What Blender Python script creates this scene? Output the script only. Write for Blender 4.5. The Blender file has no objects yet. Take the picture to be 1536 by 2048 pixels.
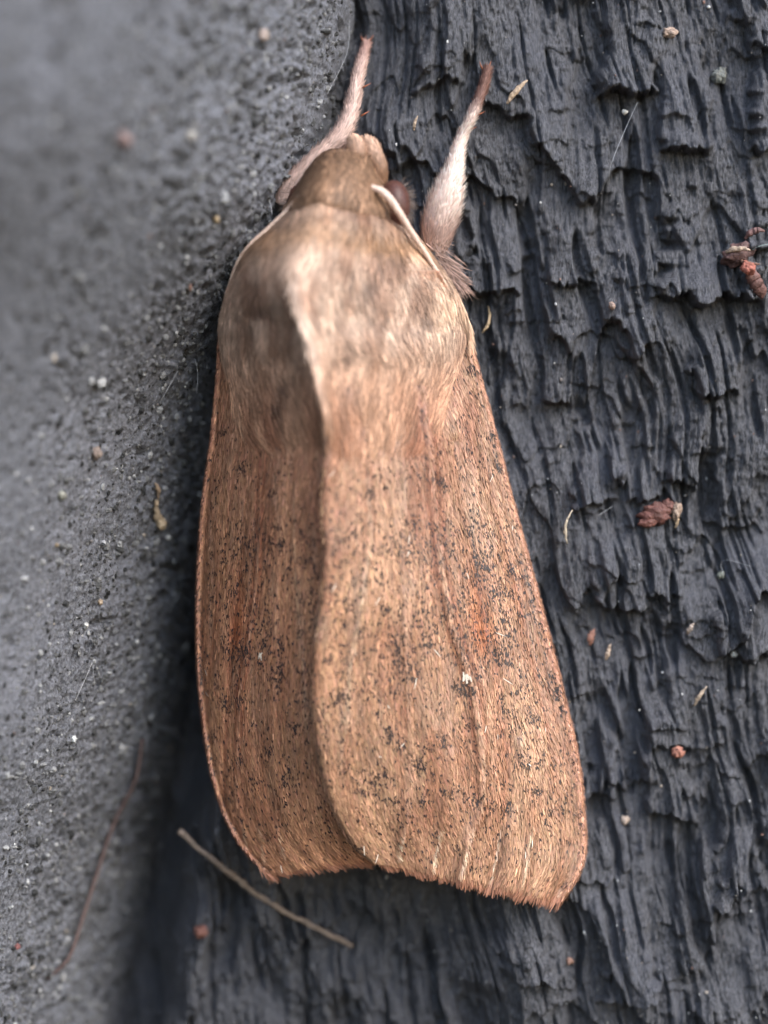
import bpy, math, random
import numpy as np

# ------------------------------------------------------------------ camera, sky, sun, exposure
S = 0.001                      # everything below is laid out in millimetres
D = 55.0                       # camera to board, mm
H = 27.0                       # height of the board that the frame shows, mm
scene = bpy.context.scene
rng = np.random.default_rng(11)
random.seed(11)

cam_d = bpy.data.cameras.new("camera")
cam = bpy.data.objects.new("camera", cam_d)
scene.collection.objects.link(cam)
cam.location = (0, -D*S, 0)
cam.rotation_euler = (math.radians(90), 0, 0)
cam_d.sensor_fit = 'VERTICAL'
cam_d.sensor_height = 24
cam_d.lens = 12 / (H/2/D)
cam_d.clip_start = 0.0005
cam_d.clip_end = 10
cam_d.dof.use_dof = True
cam_d.dof.focus_distance = (D-1.5)*S
cam_d.dof.aperture_fstop = cam_d.lens/2.3
scene.camera = cam

SUN = np.array([0.54, -0.56, 0.63]); SUN = SUN/np.linalg.norm(SUN)
world = bpy.data.worlds.new("World"); scene.world = world; world.use_nodes = True
wn = world.node_tree.nodes; wl = world.node_tree.links
sky = wn.new("ShaderNodeTexSky"); sky.sky_type = 'NISHITA'; sky.sun_disc = False
sky.sun_elevation = math.asin(SUN[2]); sky.sun_rotation = math.atan2(SUN[0], SUN[1])
sky.dust_density = 1.2
wl.new(sky.outputs[0], wn["Background"].inputs[0])
wn["Background"].inputs[1].default_value = 0.15
sun_d = bpy.data.lights.new("sun", 'SUN'); sun_d.energy = 1.0; sun_d.angle = math.radians(36)
sun_d.color = (1.0, 0.98, 0.95)
sun = bpy.data.objects.new("sun", sun_d); scene.collection.objects.link(sun)
from mathutils import Vector
sun.rotation_euler = Vector(SUN).to_track_quat('Z', 'Y').to_euler()
sun.location = tuple(SUN*0.2)
scene.view_settings.view_transform = 'Standard'; scene.view_settings.look = 'None'
scene.view_settings.exposure = 1.68; scene.view_settings.gamma = 1
scene.cycles.max_bounces = 6
scene.cycles.use_adaptive_sampling = False
scene.cycles.use_denoising = True

# ------------------------------------------------------------------ helpers
def unproj(px, py, y):
    """pixel of the 1536x2048 photograph + depth y (mm) -> point in mm"""
    px = np.asarray(px, float); py = np.asarray(py, float); y = np.asarray(y, float)
    k = H/2048*(D+y)/D
    return np.stack(np.broadcast_arrays((px-768)*k, y, (1024-py)*k), -1)

def lattice(seed): return np.random.default_rng(seed).random((256, 256))
_lat = {}
def vnoise(x, z, seed=0):
    if seed not in _lat: _lat[seed] = lattice(seed)
    L = _lat[seed]
    xi = np.floor(x).astype(int); zi = np.floor(z).astype(int)
    fx = x-xi; fz = z-zi
    fx = fx*fx*fx*(fx*(fx*6-15)+10); fz = fz*fz*fz*(fz*(fz*6-15)+10)
    a = L[xi & 255, zi & 255]; b = L[(xi+1) & 255, zi & 255]
    c = L[xi & 255, (zi+1) & 255]; d = L[(xi+1) & 255, (zi+1) & 255]
    return (a*(1-fx)+b*fx)*(1-fz)+(c*(1-fx)+d*fx)*fz
def fbm(x, z, seed=0, o=4):
    r = 0; a = .5; t = 0
    for i in range(o):
        r = r+a*vnoise(x, z, seed+i*17); t += a; a *= .5; x = x*2.03+3.1; z = z*2.03+7.7
    return r/t
def sstep(a, b, x):
    t = np.clip((x-a)/(b-a), 0, 1); return t*t*(3-2*t)
def drab(r, g, b, k=.42, v=.8):
    c = srgb(r, g, b); return (c+(c.mean()-c)*k)*v
def srgb(r, g, b):
    c = np.array([r, g, b])/255.
    return np.where(c <= .04045, c/12.92, ((c+.055)/1.055)**2.4)
def interp_rows(t, ts, vals):
    vals = np.asarray(vals, float)
    return np.stack([np.interp(t, ts, vals[:, i]) for i in range(vals.shape[1])], -1)
def smooth_interp(t, ts, v):
    """Catmull-Rom style interpolation of v(ts)"""
    ts = np.asarray(ts, float); v = np.asarray(v, float)
    m = np.gradient(v, ts)
    i = np.clip(np.searchsorted(ts, t)-1, 0, len(ts)-2)
    h = ts[i+1]-ts[i]; u = np.clip((t-ts[i])/h, 0, 1)
    return ((2*u**3-3*u**2+1)*v[i]+(u**3-2*u**2+u)*h*m[i]+(-2*u**3+3*u**2)*v[i+1]+(u**3-u**2)*h*m[i+1])
def norm(v): return v/np.maximum(np.linalg.norm(v, axis=-1, keepdims=True), 1e-9)

def make_obj(name, co, faces, mat, parent=None, smooth=True, col=None, origin=None):
    """co in mm (world); faces (n,3) or (n,4) array or list of lists. One mesh object."""
    co = np.asarray(co, float).reshape(-1, 3)
    if parent is not None: org = np.array(parent["_org"])
    else: org = np.array(origin if origin is not None else co.mean(0))
    me = bpy.data.meshes.new(name)
    v = (co-org)*S
    if isinstance(faces, np.ndarray):
        n = faces.shape[1]
        me.vertices.add(len(v)); me.vertices.foreach_set("co", v.astype(np.float32).ravel())
        me.loops.add(faces.size); me.loops.foreach_set("vertex_index", faces.astype(np.int32).ravel())
        me.polygons.add(len(faces))
        me.polygons.foreach_set("loop_start", np.arange(0, faces.size, n, dtype=np.int32))
        me.update(calc_edges=True)
    else:
        me.from_pydata([tuple(p) for p in v], [], faces)
    me.polygons.foreach_set("use_smooth", np.full(len(me.polygons), smooth))
    if col is not None:
        a = me.color_attributes.new("Col", 'FLOAT_COLOR', 'POINT')
        c = np.ones((len(v), 4), np.float32); c[:, :3] = col
        a.data.foreach_set("color", c.ravel())
    me.validate(); me.update()
    me.materials.append(mat)
    o = bpy.data.objects.new(name, me); scene.collection.objects.link(o)
    o["_org"] = [float(a) for a in org]
    if parent is not None:
        o.parent = parent
    else:
        o.location = tuple(org*S)
    return o
def empty(name, org):
    o = bpy.data.objects.new(name, None); scene.collection.objects.link(o)
    o.location = tuple(np.array(org)*S); o["_org"] = [float(a) for a in org]; o.empty_display_size = .002
    return o
def tag(o, label, cat=None, group=None, kind=None):
    o["label"] = label
    if cat: o["category"] = cat
    if group: o["group"] = group
    if kind: o["kind"] = kind
    return o
def grid_faces(n, m):
    i = np.arange(n-1)[:, None]*m+np.arange(m-1)[None, :]
    return np.stack([i, i+1, i+m+1, i+m], -1).reshape(-1, 4)
def tube(path, rad, n=10, squash=1.0, caps=True):
    path = np.asarray(path, float); rad = np.broadcast_to(np.asarray(rad, float), (len(path),))
    T = norm(np.gradient(path, axis=0)); ref = np.array([0, -1, 0.]); 
    A = norm(np.cross(T, ref)+1e-6); B = norm(np.cross(A, T))
    th = np.linspace(0, 2*np.pi, n, endpoint=False)
    co = path[:, None]+rad[:, None, None]*(np.cos(th)[None, :, None]*A[:, None]+squash*np.sin(th)[None, :, None]*B[:, None])
    f = []
    for i in range(len(path)-1):
        for j in range(n):
            f.append([i*n+j, i*n+(j+1) % n, (i+1)*n+(j+1) % n, (i+1)*n+j])
    if caps:
        f.append(list(range(n))[::-1]); f.append(list(range((len(path)-1)*n, len(path)*n)))
    return co.reshape(-1, 3), f
def ribbons(P, T, N, L, W, lift, curl, prof, col, tipcol=None):
    """flat tapering scales / hairs: roots P, direction T, normal N; returns verts, faces, colours"""
    n = len(P); k = len(prof)
    t = np.linspace(0, 1, k)
    B = norm(np.cross(T, N))
    L = np.broadcast_to(L, (n,)); W = np.broadcast_to(W, (n,))
    lift = np.broadcast_to(lift, (n,)); curl = np.broadcast_to(curl, (n,))
    cen = P[:, None]+T[:, None]*(L[:, None]*t)[..., None]+N[:, None]*((lift[:, None]*t-curl[:, None]*t**2)*L[:, None])[..., None]
    hw = .5*W[:, None]*np.array(prof)
    co = np.stack([cen-B[:, None]*hw[..., None], cen+B[:, None]*hw[..., None]], 2)   # n,k,2,3
    base = (np.arange(n)*k*2)[:, None]+(np.arange(k-1)*2)[None]
    f = np.stack([base, base+1, base+3, base+2], -1).reshape(-1, 4)
    if tipcol is None: c = np.broadcast_to(col[:, None, None], (n, k, 2, 3))
    else: c = col[:, None, None]*(1-t[None, :, None, None])+tipcol[:, None, None]*t[None, :, None, None]+np.zeros((n, k, 2, 3))
    return co.reshape(-1, 3), f, c.reshape(-1, 3)
def merge(parts):
    co, fa, cl, off = [], [], [], 0
    for c, f, k in parts:
        co.append(c); fa.append(f+off); cl.append(k); off += len(c)
    return np.concatenate(co), np.concatenate(fa), np.concatenate(cl)

# ------------------------------------------------------------------ materials
def new_mat(name):
    m = bpy.data.materials.new(name); m.use_nodes = True
    nt = m.node_tree; return m, nt.nodes, nt.links, nt.nodes["Principled BSDF"]
def coords(N, Lk, scale):
    g = N.new("ShaderNodeNewGeometry"); mp = N.new("ShaderNodeMapping")
    mp.inputs["Scale"].default_value = tuple(1000*s for s in scale)
    Lk.new(g.outputs["Position"], mp.inputs["Vector"]); return mp.outputs[0]
def mat_wood(name, dark, light, grain, bump, rough, tint):
    m, N, Lk, b = new_mat(name)
    n1 = N.new("ShaderNodeTexNoise"); n1.inputs["Scale"].default_value = 1; n1.inputs["Detail"].default_value = 6
    n1.inputs["Roughness"].default_value = .62
    Lk.new(coords(N, Lk, grain), n1.inputs["Vector"])
    n2 = N.new("ShaderNodeTexNoise"); n2.inputs["Scale"].default_value = 1; n2.inputs["Detail"].default_value = 3
    Lk.new(coords(N, Lk, (.55, .55, .35)), n2.inputs["Vector"])
    r = N.new("ShaderNodeValToRGB")
    r.color_ramp.elements[0].position = .34; r.color_ramp.elements[0].color = (*dark, 1)
    r.color_ramp.elements[1].position = .68; r.color_ramp.elements[1].color = (*light, 1)
    Lk.new(n1.outputs[0], r.inputs[0])
    mx = N.new("ShaderNodeMixRGB"); mx.blend_type = 'MIX'; mx.inputs[2].default_value = (*tint, 1)
    r2 = N.new("ShaderNodeValToRGB"); r2.color_ramp.elements[0].position = .45; r2.color_ramp.elements[1].position = .7
    r2.color_ramp.elements[1].color = (.55, .55, .55, 1)
    Lk.new(n2.outputs[0], r2.inputs[0]); Lk.new(r2.outputs[0], mx.inputs[0]); Lk.new(r.outputs[0], mx.inputs[1])
    Lk.new(mx.outputs[0], b.inputs["Base Color"])
    b.inputs["Roughness"].default_value = rough; b.inputs["Specular IOR Level"].default_value = .45
    n3 = N.new("ShaderNodeTexNoise"); n3.inputs["Scale"].default_value = 1; n3.inputs["Detail"].default_value = 4; n3.inputs["Roughness"].default_value = .7
    Lk.new(coords(N, Lk, (34, 34, 11) if grain[0] > grain[2]*2 else (26, 26, 22)), n3.inputs["Vector"])
    ad = N.new("ShaderNodeMath"); ad.operation = 'ADD'
    Lk.new(n1.outputs[0], ad.inputs[0]); Lk.new(n3.outputs[0], ad.inputs[1])
    bp = N.new("ShaderNodeBump"); bp.inputs["Strength"].default_value = 1; bp.inputs["Distance"].default_value = bump*S
    Lk.new(ad.outputs[0], bp.inputs["Height"]); Lk.new(bp.outputs[0], b.inputs["Normal"])
    return m
M_BOARD = mat_wood("charred_wood", (.016, .016, .019), (.170, .171, .188), (20, 20, 5), .08, .48, (.105, .109, .131))
M_POST = mat_wood("rough_painted_wood", (.05, .051, .059), (.31, .316, .35), (12, 12, 9), .09, .5, (.25, .256, .293))

def mat_col(name, rough=.5, spec=.4, noise=0.0, nscale=40, sheen=0, bump=0):
    m, N, Lk, b = new_mat(name)
    a = N.new("ShaderNodeVertexColor"); a.layer_name = "Col"
    out = a.outputs[0]
    if noise:
        n1 = N.new("ShaderNodeTexNoise"); n1.inputs["Scale"].default_value = 1; n1.inputs["Detail"].default_value = 4
        Lk.new(coords(N, Lk, (nscale,)*3), n1.inputs["Vector"])
        mr = N.new("ShaderNodeMapRange"); mr.inputs[3].default_value = 1-noise; mr.inputs[4].default_value = 1+noise
        Lk.new(n1.outputs[0], mr.inputs[0])
        mx = N.new("ShaderNodeVectorMath"); mx.operation = 'SCALE'
        Lk.new(out, mx.inputs[0]); Lk.new(mr.outputs[0], mx.inputs["Scale"]); out = mx.outputs[0]
    Lk.new(out, b.inputs["Base Color"])
    b.inputs["Roughness"].default_value = rough; b.inputs["Specular IOR Level"].default_value = spec
    if bump:
        n2 = N.new("ShaderNodeTexNoise"); n2.inputs["Scale"].default_value = 1; n2.inputs["Detail"].default_value = 5
        Lk.new(coords(N, Lk, (12,)*3), n2.inputs["Vector"]); bp = N.new("ShaderNodeBump"); bp.inputs["Distance"].default_value = bump*S
        Lk.new(n2.outputs[0], bp.inputs["Height"]); Lk.new(bp.outputs[0], b.inputs["Normal"])
    if sheen: b.inputs["Sheen Weight"].default_value = sheen; b.inputs["Sheen Roughness"].default_value = .4
    return m
M_SCALE = mat_col("moth_wing_scales", .46, .45)
M_FUR = mat_col("moth_fur", .55, .35)
M_SKIN = mat_col("moth_cuticle", .6, .25, .25, 30)
M_CRUMB = mat_col("dry_plant_debris", .6, .4, .6, 14, bump=.06)
def mat_plain(name, c, rough, spec=.5, coat=0, noise=.3, nscale=25):
    m, N, Lk, b = new_mat(name)
    n1 = N.new("ShaderNodeTexNoise"); n1.inputs["Scale"].default_value = 1; n1.inputs["Detail"].default_value = 4
    Lk.new(coords(N, Lk, (nscale,)*3), n1.inputs["Vector"])
    r = N.new("ShaderNodeValToRGB")
    r.color_ramp.elements[0].color = (*(np.array(c)*(1-noise)), 1); r.color_ramp.elements[1].color = (*np.minimum(np.array(c)*(1+noise), 1), 1)
    r.color_ramp.elements[0].position = .3; r.color_ramp.elements[1].position = .7
    Lk.new(n1.outputs[0], r.inputs[0]); Lk.new(r.outputs[0], b.inputs["Base Color"])
    b.inputs["Roughness"].default_value = rough; b.inputs["Specular IOR Level"].default_value = spec
    b.inputs["Coat Weight"].default_value = coat
    return m
M_EYE = mat_plain("moth_eye", (.075, .032, .024), .42, .25, 0, .4, 20)

# ------------------------------------------------------------------ the setting: board and post
CRE = np.array([(735, -500), (720, 0), (655, 300), (560, 600), (452, 900), (375, 1200), (322, 1500), (262, 1800), (210, 2048), (100, 2560)], float)
K0 = H/2048
cre_z = ((1024-CRE[:, 1])*K0)[::-1]; cre_x = ((CRE[:, 0]-768)*K0)[::-1]
# the crease line is smoothed so that the post has no kinks
czs = np.linspace(-32, 32, 300); cxs = np.interp(czs, cre_z, cre_x)
cxs = np.convolve(np.pad(cxs, 12, 'edge'), np.ones(25)/25, 'valid')
def crease_x(z): return np.interp(z, czs, cxs)
def axis(lo, flo, fhi, hi, step):
    f = np.arange(flo, fhi+step, step)
    def grow(a, b):
        r = []; s = step*1.5; p = a
        while abs(p-b) > s:
            p = p+math.copysign(s, b-a); r.append(p); s *= 1.25
        return r+[b]
    return np.array(grow(flo, lo)[::-1]+list(f)+grow(fhi, hi))

bx = axis(-14, -9.2, 10.9, 20, .034); bz = axis(-24, -14.6, 14.4, 24, .034)
X, Z = np.meshgrid(bx, bz, indexing='ij')
def board_base(x, z):
    y = -.05*z
    low = sstep(-8.3, -10.6, z)*sstep(3.6, 1.6, x+1.6*(fbm(z*.9, z*0+3.3, 33, 3)-.5)+.1*(z+11))
    y = y+1.5*low+.5*sstep(4, -5, x)*sstep(-2, -8, z)
    c = crease_x(z)+.9*(fbm(z*.7, z*0+1.5, 36, 3)-.5)
    y = y+(1.0+4.8*sstep(9, 2, z)*(1-.45*sstep(-7.5, -12, z)))*sstep(c+2.0, c+.3, x)
    return y
def plates(X, Z, plist, jseed):
    """overlapping broken fibre flakes: (x centre, z top, z bottom, half width, thickness)"""
    h = np.zeros_like(X)
    for i, (xc, zt, zb, w, t, jag) in enumerate(plist):
        x0 = np.searchsorted(bx, xc-w*1.6-.4); x1 = np.searchsorted(bx, xc+w*1.6+.4)
        z0 = np.searchsorted(bz, zb-1.1); z1 = np.searchsorted(bz, zt+.6)
        if x1-x0 < 2 or z1-z0 < 2: continue
        x = X[x0:x1, z0:z1]; z = Z[x0:x1, z0:z1]
        wob = (fbm(z*.9+i*3.3, z*0+i, jseed, 3)-.5)*w*1.1+(vnoise(z*5+i*7., z*0+i*2., jseed+3)-.5)*w*.3
        a = (x-xc-wob)/w
        j = (fbm(x*2.2+i*5.1, x*0+i*1.7, jseed+5, 2)-.5)*2.0*jag+(fbm(x*11, z*3+i*4.2, jseed+7, 2)-.5)*jag*.45
        s = (zt-z)/(zt-zb)
        ramp = np.clip(s, 0, 1.3)**.75
        edge = sstep(-.03, .05+.16*t, z-(zb+j))
        side = np.clip(1-np.abs(a)**5, 0, 1)**.6
        hh = t*ramp*edge*side*(.85+.3*vnoise(x*2+i, z*.7, jseed+9))
        h[x0:x1, z0:z1] = np.maximum(h[x0:x1, z0:z1], hh)
    return h
def pz(py): return (1024-py)*K0
def pxx(px): return (px-768)*K0
key = [(1240, -160, 195, 60, 1.1), (1342, 40, 325, 54, 1.25), (1530, -60, 312, 52, 1.3), (1408, 345, 610, 98, 1.45), (1145, 330, 575, 52, .8),
       (992, 290, 590, 56, .8), (1114, 640, 806, 32, .7), (1355, 790, 982, 34, .9), (1228, 1060, 1222, 56, .9), (1495, 1090, 1315, 62, 1.0),
       (1052, 1700, 1975, 52, 1.1), (1255, 1780, 2010, 50, 1.1), (1200, 780, 1010, 40, .6), (1420, 640, 780, 60, .8), (1300, 980, 1180, 50, .5),
       (1085, 120, 330, 38, .5), (1010, 900, 1150, 34, .6), (1330, 1380, 1640, 48, .9), (1470, 1500, 1800, 50, 1.0), (1390, 1720, 1930, 40, .8),
       (1200, 1420, 1610, 34, .6), (1250, 420, 700, 40, .55), (880, -40, 180, 46, .6), (1480, 850, 1060, 50, .6)]
big = [(pxx(a), pz(b), pz(c), d*K0, t*.66, .40) for a, b, c, d, t in key]
for _ in range(40):
    zt = rng.uniform(-16, 18); big.append((rng.uniform(-8, 17), zt, zt-rng.uniform(2.0, 4.2), rng.uniform(.35, .9), rng.uniform(.12, .36), .4))
mid = []
for _ in range(300):
    zt = rng.uniform(-16, 17); mid.append((rng.uniform(-9, 14), zt, zt-rng.uniform(.8, 2.2), rng.uniform(.16, .5), rng.uniform(.06, .24), .22))
fine = []
for _ in range(1300):
    zt = rng.uniform(-15, 15); fine.append((rng.uniform(-9, 11), zt, zt-rng.uniform(.35, 1.0), rng.uniform(.05, .16), rng.uniform(.02, .09), .10))
def board_relief(X, Z):
    wx = X+(fbm(X*.25, Z*.22, 40, 3)-.5)*.8
    wf = wx+.15*Z+(fbm(X*.4, Z*.3, 45, 2)-.5)*.5       # the grain slants a little
    h = plates(wx, Z, big, 100)+plates(wx, Z, mid, 200)+plates(wx, Z, fine, 300)
    fib = fbm(wf*5.5, Z*.55, 50, 5)-.5
    fib2 = np.abs(fbm(wf*11, Z*1.3, 60, 3)-.5)
    h = h+.24*fib-.16*fib2+.9*(fbm(X*.35, Z*.28, 70, 3)-.5)+.13*(fbm(X*6, Z*5, 80, 4)-.5)+.10*(fbm(wf*15, Z*2.6, 85, 2)-.5)
    for k, (per, amp, tilt) in enumerate(((5.2, .36, .7), (2.7, .15, .5))):
        wv = per*1.5*fbm(X*1.0/per*2, Z*.42/per*2, 510+k*31, 3)+.9*fbm(wx*2.6, Z*.4, 520+k*31, 3)+.12*vnoise(wx*9, Z*1.0, 530+k*31)
        q = (Z+tilt*X+wv*1.6)/per; f = q-np.floor(q)
        h = h+amp*(1-f)*sstep(0, .05, f)*(.1+1.7*vnoise(X*.6+k*9, Z*.4, 540+k))
    crack = sstep(.62, .74, fbm(wf*2.1, Z*.35, 90, 3))
    split = sstep(.60, .68, fbm(wf*3.6, Z*.22, 95, 3))
    return h-.40*crack-.22*split
HB = board_relief(X, Z)
# in the hollow below the wings the flakes stand up more
YB = board_base(X, Z)-HB*(1+.5*sstep(-8, -11, Z)*sstep(2.4, 1.2, X))
co = np.stack([X, YB, Z-.16*np.clip(HB, 0, 2)], -1)
def board_y(x, z):
    i = np.clip(np.searchsorted(bx, x), 1, len(bx)-1); j = np.clip(np.searchsorted(bz, z), 1, len(bz)-1)
    return YB[max(i-2, 0):i+2, max(j-2, 0):j+4].min()
board = make_obj("wooden_board", co.reshape(-1, 3), grid_faces(len(bx), len(bz))[:, ::-1].copy(), M_BOARD, origin=(0, 0, 0))
tag(board, "dark blue-grey weathered wooden board with broken fibrous flakes behind the moth", "board", kind="structure")

# the post that meets the board in a corner and rises towards the camera
sx = axis(-3.0, -.6, 7.5, 45, .03); pzs = axis(-26, -15.5, 14.5, 26, .045)
SX, PZ = np.meshgrid(sx, pzs, indexing='ij')
def post_depth(s):
    # slope is steep beside the crease and opens out towards the rounded face
    return 1.95*s+2.6*(1-np.exp(-np.clip(s, 0, 9)/.35))-.2*(np.sqrt((s-3.4)**2+.8)+(s-3.4))*.5
def post_base(z): return -.05*z+1.6+4.2*sstep(9, 2, z)+1.0*sstep(-5.0, -10, z)
def post_relief(s, z):
    g = fbm(s*7, z*3.2, 400, 4)-.5
    pit = sstep(.58, .72, fbm(s*9, z*4.6, 420, 3))*sstep(.35, .6, fbm(s*.9, z*.5, 425, 2))
    gr = fbm(s*16, z*8.5, 440, 2)-.5
    fibv = fbm(s*9, z*1.1, 460, 3)-.5
    rough = sstep(.0, .7, s)*(1-.8*sstep(1.8, 3.8, s))
    return (.20*g+.18*gr-.40*pit)*(.2+.8*rough)+.05*fibv+.35*(fbm(s*.5, z*.3, 480, 2)-.5)
def post_point(s, z, lift=0.):
    y = post_base(z)-post_depth(s)
    n = np.array([.87, -.49])
    r = post_relief(s, z)+lift
    return np.stack([crease_x(z)-s+n[0]*r, y+n[1]*r, z+0*r], -1)
post = make_obj("wooden_post", post_point(SX, PZ).reshape(-1, 3), grid_faces(len(sx), len(pzs)), M_POST, origin=(crease_x(0.), 0, 0))
tag(post, "pale grey gritty wooden post whose rough side slopes up beside the moth", "post", kind="structure")

# ------------------------------------------------------------------ the moth
MD = .82                       # overall height of the moth above the board
def um(px, py, y): return unproj(px, py, np.asarray(y, float)*MD)
root_pt = unproj(720, 1000, -.2)
moth = empty("moth", root_pt)
tag(moth, "brown speckled moth resting head-up with wings folded like a roof", "moth")

RIGHT = np.array([  # ridge px, py, depth | costa px, py, depth
    (596, 560, -5.55, 878, 540, -3.0), (608, 650, -5.6, 930, 650, -2.0), (628, 760, -5.5, 963, 755, -1.5), (650, 880, -5.4, 996, 880, -1.2),
    (642, 1000, -5.2, 1027, 1000, -1.0), (645, 1100, -5.0, 1054, 1100, -.9), (640, 1200, -4.8, 1081, 1200, -.9), (628, 1300, -4.5, 1107, 1300, -.9),
    (622, 1400, -4.2, 1132, 1400, -.9), (630, 1480, -3.9, 1151, 1480, -.9), (641, 1540, -3.6, 1163, 1550, -.9), (657, 1600, -3.3, 1169, 1620, -.9),
    (682, 1654, -2.9, 1173, 1692, -.9), (708, 1692, -2.6, 1164, 1740, -1.0), (733, 1714, -2.4, 1134, 1795, -1.1)], float)
LEFT = np.array([
    (590, 560, -5.3, 470, 560, -3.3), (612, 650, -5.35, 440, 660, -2.7), (632, 760, -5.2, 432, 760, -2.1), (656, 880, -5.1, 420, 880, -1.6),
    (655, 1000, -4.9, 404, 1000, -1.1), (658, 1100, -4.7, 396, 1100, -.8), (655, 1200, -4.5, 392, 1200, -.6), (648, 1300, -4.2, 393, 1320, -.5),
    (646, 1400, -3.9, 401, 1420, -.4), (654, 1480, -3.55, 413, 1505, -.4), (665, 1540, -3.25, 427, 1570, -.4), (680, 1600, -2.95, 447, 1630, -.4),
    (704, 1660, -2.5, 472, 1680, -.5), (726, 1694, -2.2, 496, 1712, -.6), (748, 1716, -2.0, 524, 1742, -.7)], float)
VEINS = [  # polyline px, half width px, relief mm
    ([(735, 960), (738, 1080), (722, 1200), (700, 1330), (690, 1450)], 5, .05),
    ([(845, 770), (868, 1000), (880, 1130), (905, 1250), (947, 1370), (962, 1500), (966, 1600), (940, 1660), (924, 1745)], 7, .10),
    ([(905, 880), (930, 1020), (955, 1180), (985, 1320), (1008, 1480), (1015, 1600), (1000, 1660), (985, 1755)], 9, -.13),
    ([(760, 900), (800, 1100), (812, 1300), (820, 1500), (812, 1630), (792, 1710)], 5, .05),
    ([(900, 1500), (885, 1640), (864, 1730)], 5, .05), ([(1040, 1480), (1062, 1660), (1044, 1785)], 6, .06),
    ([(960, 900), (1010, 1100), (1060, 1300), (1100, 1500), (1130, 1680), (1122, 1770)], 7, -.07)]
def poly_dist(px, py, poly):
    d = np.full(px.shape, 1e9); tt = np.zeros(px.shape)
    n = len(poly)-1
    for i in range(n):
        (ax, ay), (bx_, by) = poly[i], poly[i+1]
        ux, uy = bx_-ax, by-ay
        t = np.clip(((px-ax)*ux+(py-ay)*uy)/(ux*ux+uy*uy), 0, 1)
        dd = np.hypot(px-ax-t*ux, py-ay-t*uy)
        m = dd < d; d = np.where(m, dd, d); tt = np.where(m, (i+t)/n, tt)
    return d, tt
class Wing:
    def __init__(self, rows, right):
        self.right = right
        seg = np.hypot(np.diff(rows[:, 1]), np.diff(rows[:, 4])); t = np.r_[0, np.cumsum(seg)]; self.t = t/t[-1]; self.rows = rows
    def pix(self, u, v):
        r = [smooth_interp(v, self.t, self.rows[:, i]) for i in range(6)]
        px = r[0]+(r[3]-r[0])*u; py = r[1]+(r[4]-r[1])*u
        # hollow outer margin
        py = py-np.clip(v-.9, 0, 1)/.1*5*np.sin(np.pi*np.clip(u, 0, 1))
        return px, py, r[2], r[5]
    def pos(self, u, v):
        px, py, y0, y1 = self.pix(u, v)
        uu = np.clip(u, 0, 1)
        y = y0+(y1-y0)*uu
        bulge = .5 if self.right else .3
        y = y-bulge*np.sin(np.pi*uu**1.25)*(1-.35*v)
        y = y+.22*np.clip(1-uu/.025, 0, 1)**2          # inner margin rolls under
        # costal rim: a rolled edge with a groove beside it
        y = y-.08*np.exp(-((uu-.985)/.012)**2)+.05*np.exp(-((uu-.945)/.018)**2)
        y = y+.35*np.clip((uu-.985)/.015, 0, 1)**2
        if self.right: q = px
        else: q = 640+(640-px)*1.95                    # mirrored pattern, foreshortened
        for poly, w, hgt in VEINS:
            d, _ = poly_dist(q, py, poly); y = y-hgt*(1 if self.right else .35)*np.exp(-(d/(w*1.6))**2)
        # soft pleats that follow the length of the wing
        y = y-(.035 if self.right else .018)*np.sin(uu*31+1.3*np.sin(v*4))*sstep(0, .3, v)*(.4+.6*np.sin(np.pi*uu))-.05*(fbm(uu*9, v*5, 610, 3)-.5)
        return um(px, py, y), q, py
    def depth_at(self, px, py):
        r = self.rows; v = np.interp(py, r[:, 1], self.t)
        x0 = np.interp(v, self.t, r[:, 0]); x1 = np.interp(v, self.t, r[:, 3])
        uu = np.clip((px-x0)/(x1-x0), 0, 1)
        y0 = np.interp(v, self.t, r[:, 2]); y1 = np.interp(v, self.t, r[:, 5])
        return y0+(y1-y0)*uu-(.5 if self.right else .3)*np.sin(np.pi*uu**1.25)*(1-.35*v)
    def frame(self, u, v, e=.004):
        p, q, py = self.pos(u, v)
        du = self.pos(np.clip(u+e, 0, 1), v)[0]-self.pos(np.clip(u-e, 0, 1), v)[0]
        dv = self.pos(u, np.clip(v+e, 0, 1))[0]-self.pos(u, np.clip(v-e, 0, 1))[0]
        n = norm(np.cross(du, dv)); n = np.where((n[:, 1:2] > 0), -n, n)
        return p, norm(dv), n, q, py
LEFT[:, 2] += .25*np.linspace(0, 1, len(LEFT))**.5
wr, wl_ = Wing(RIGHT, True), Wing(LEFT, False)

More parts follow.
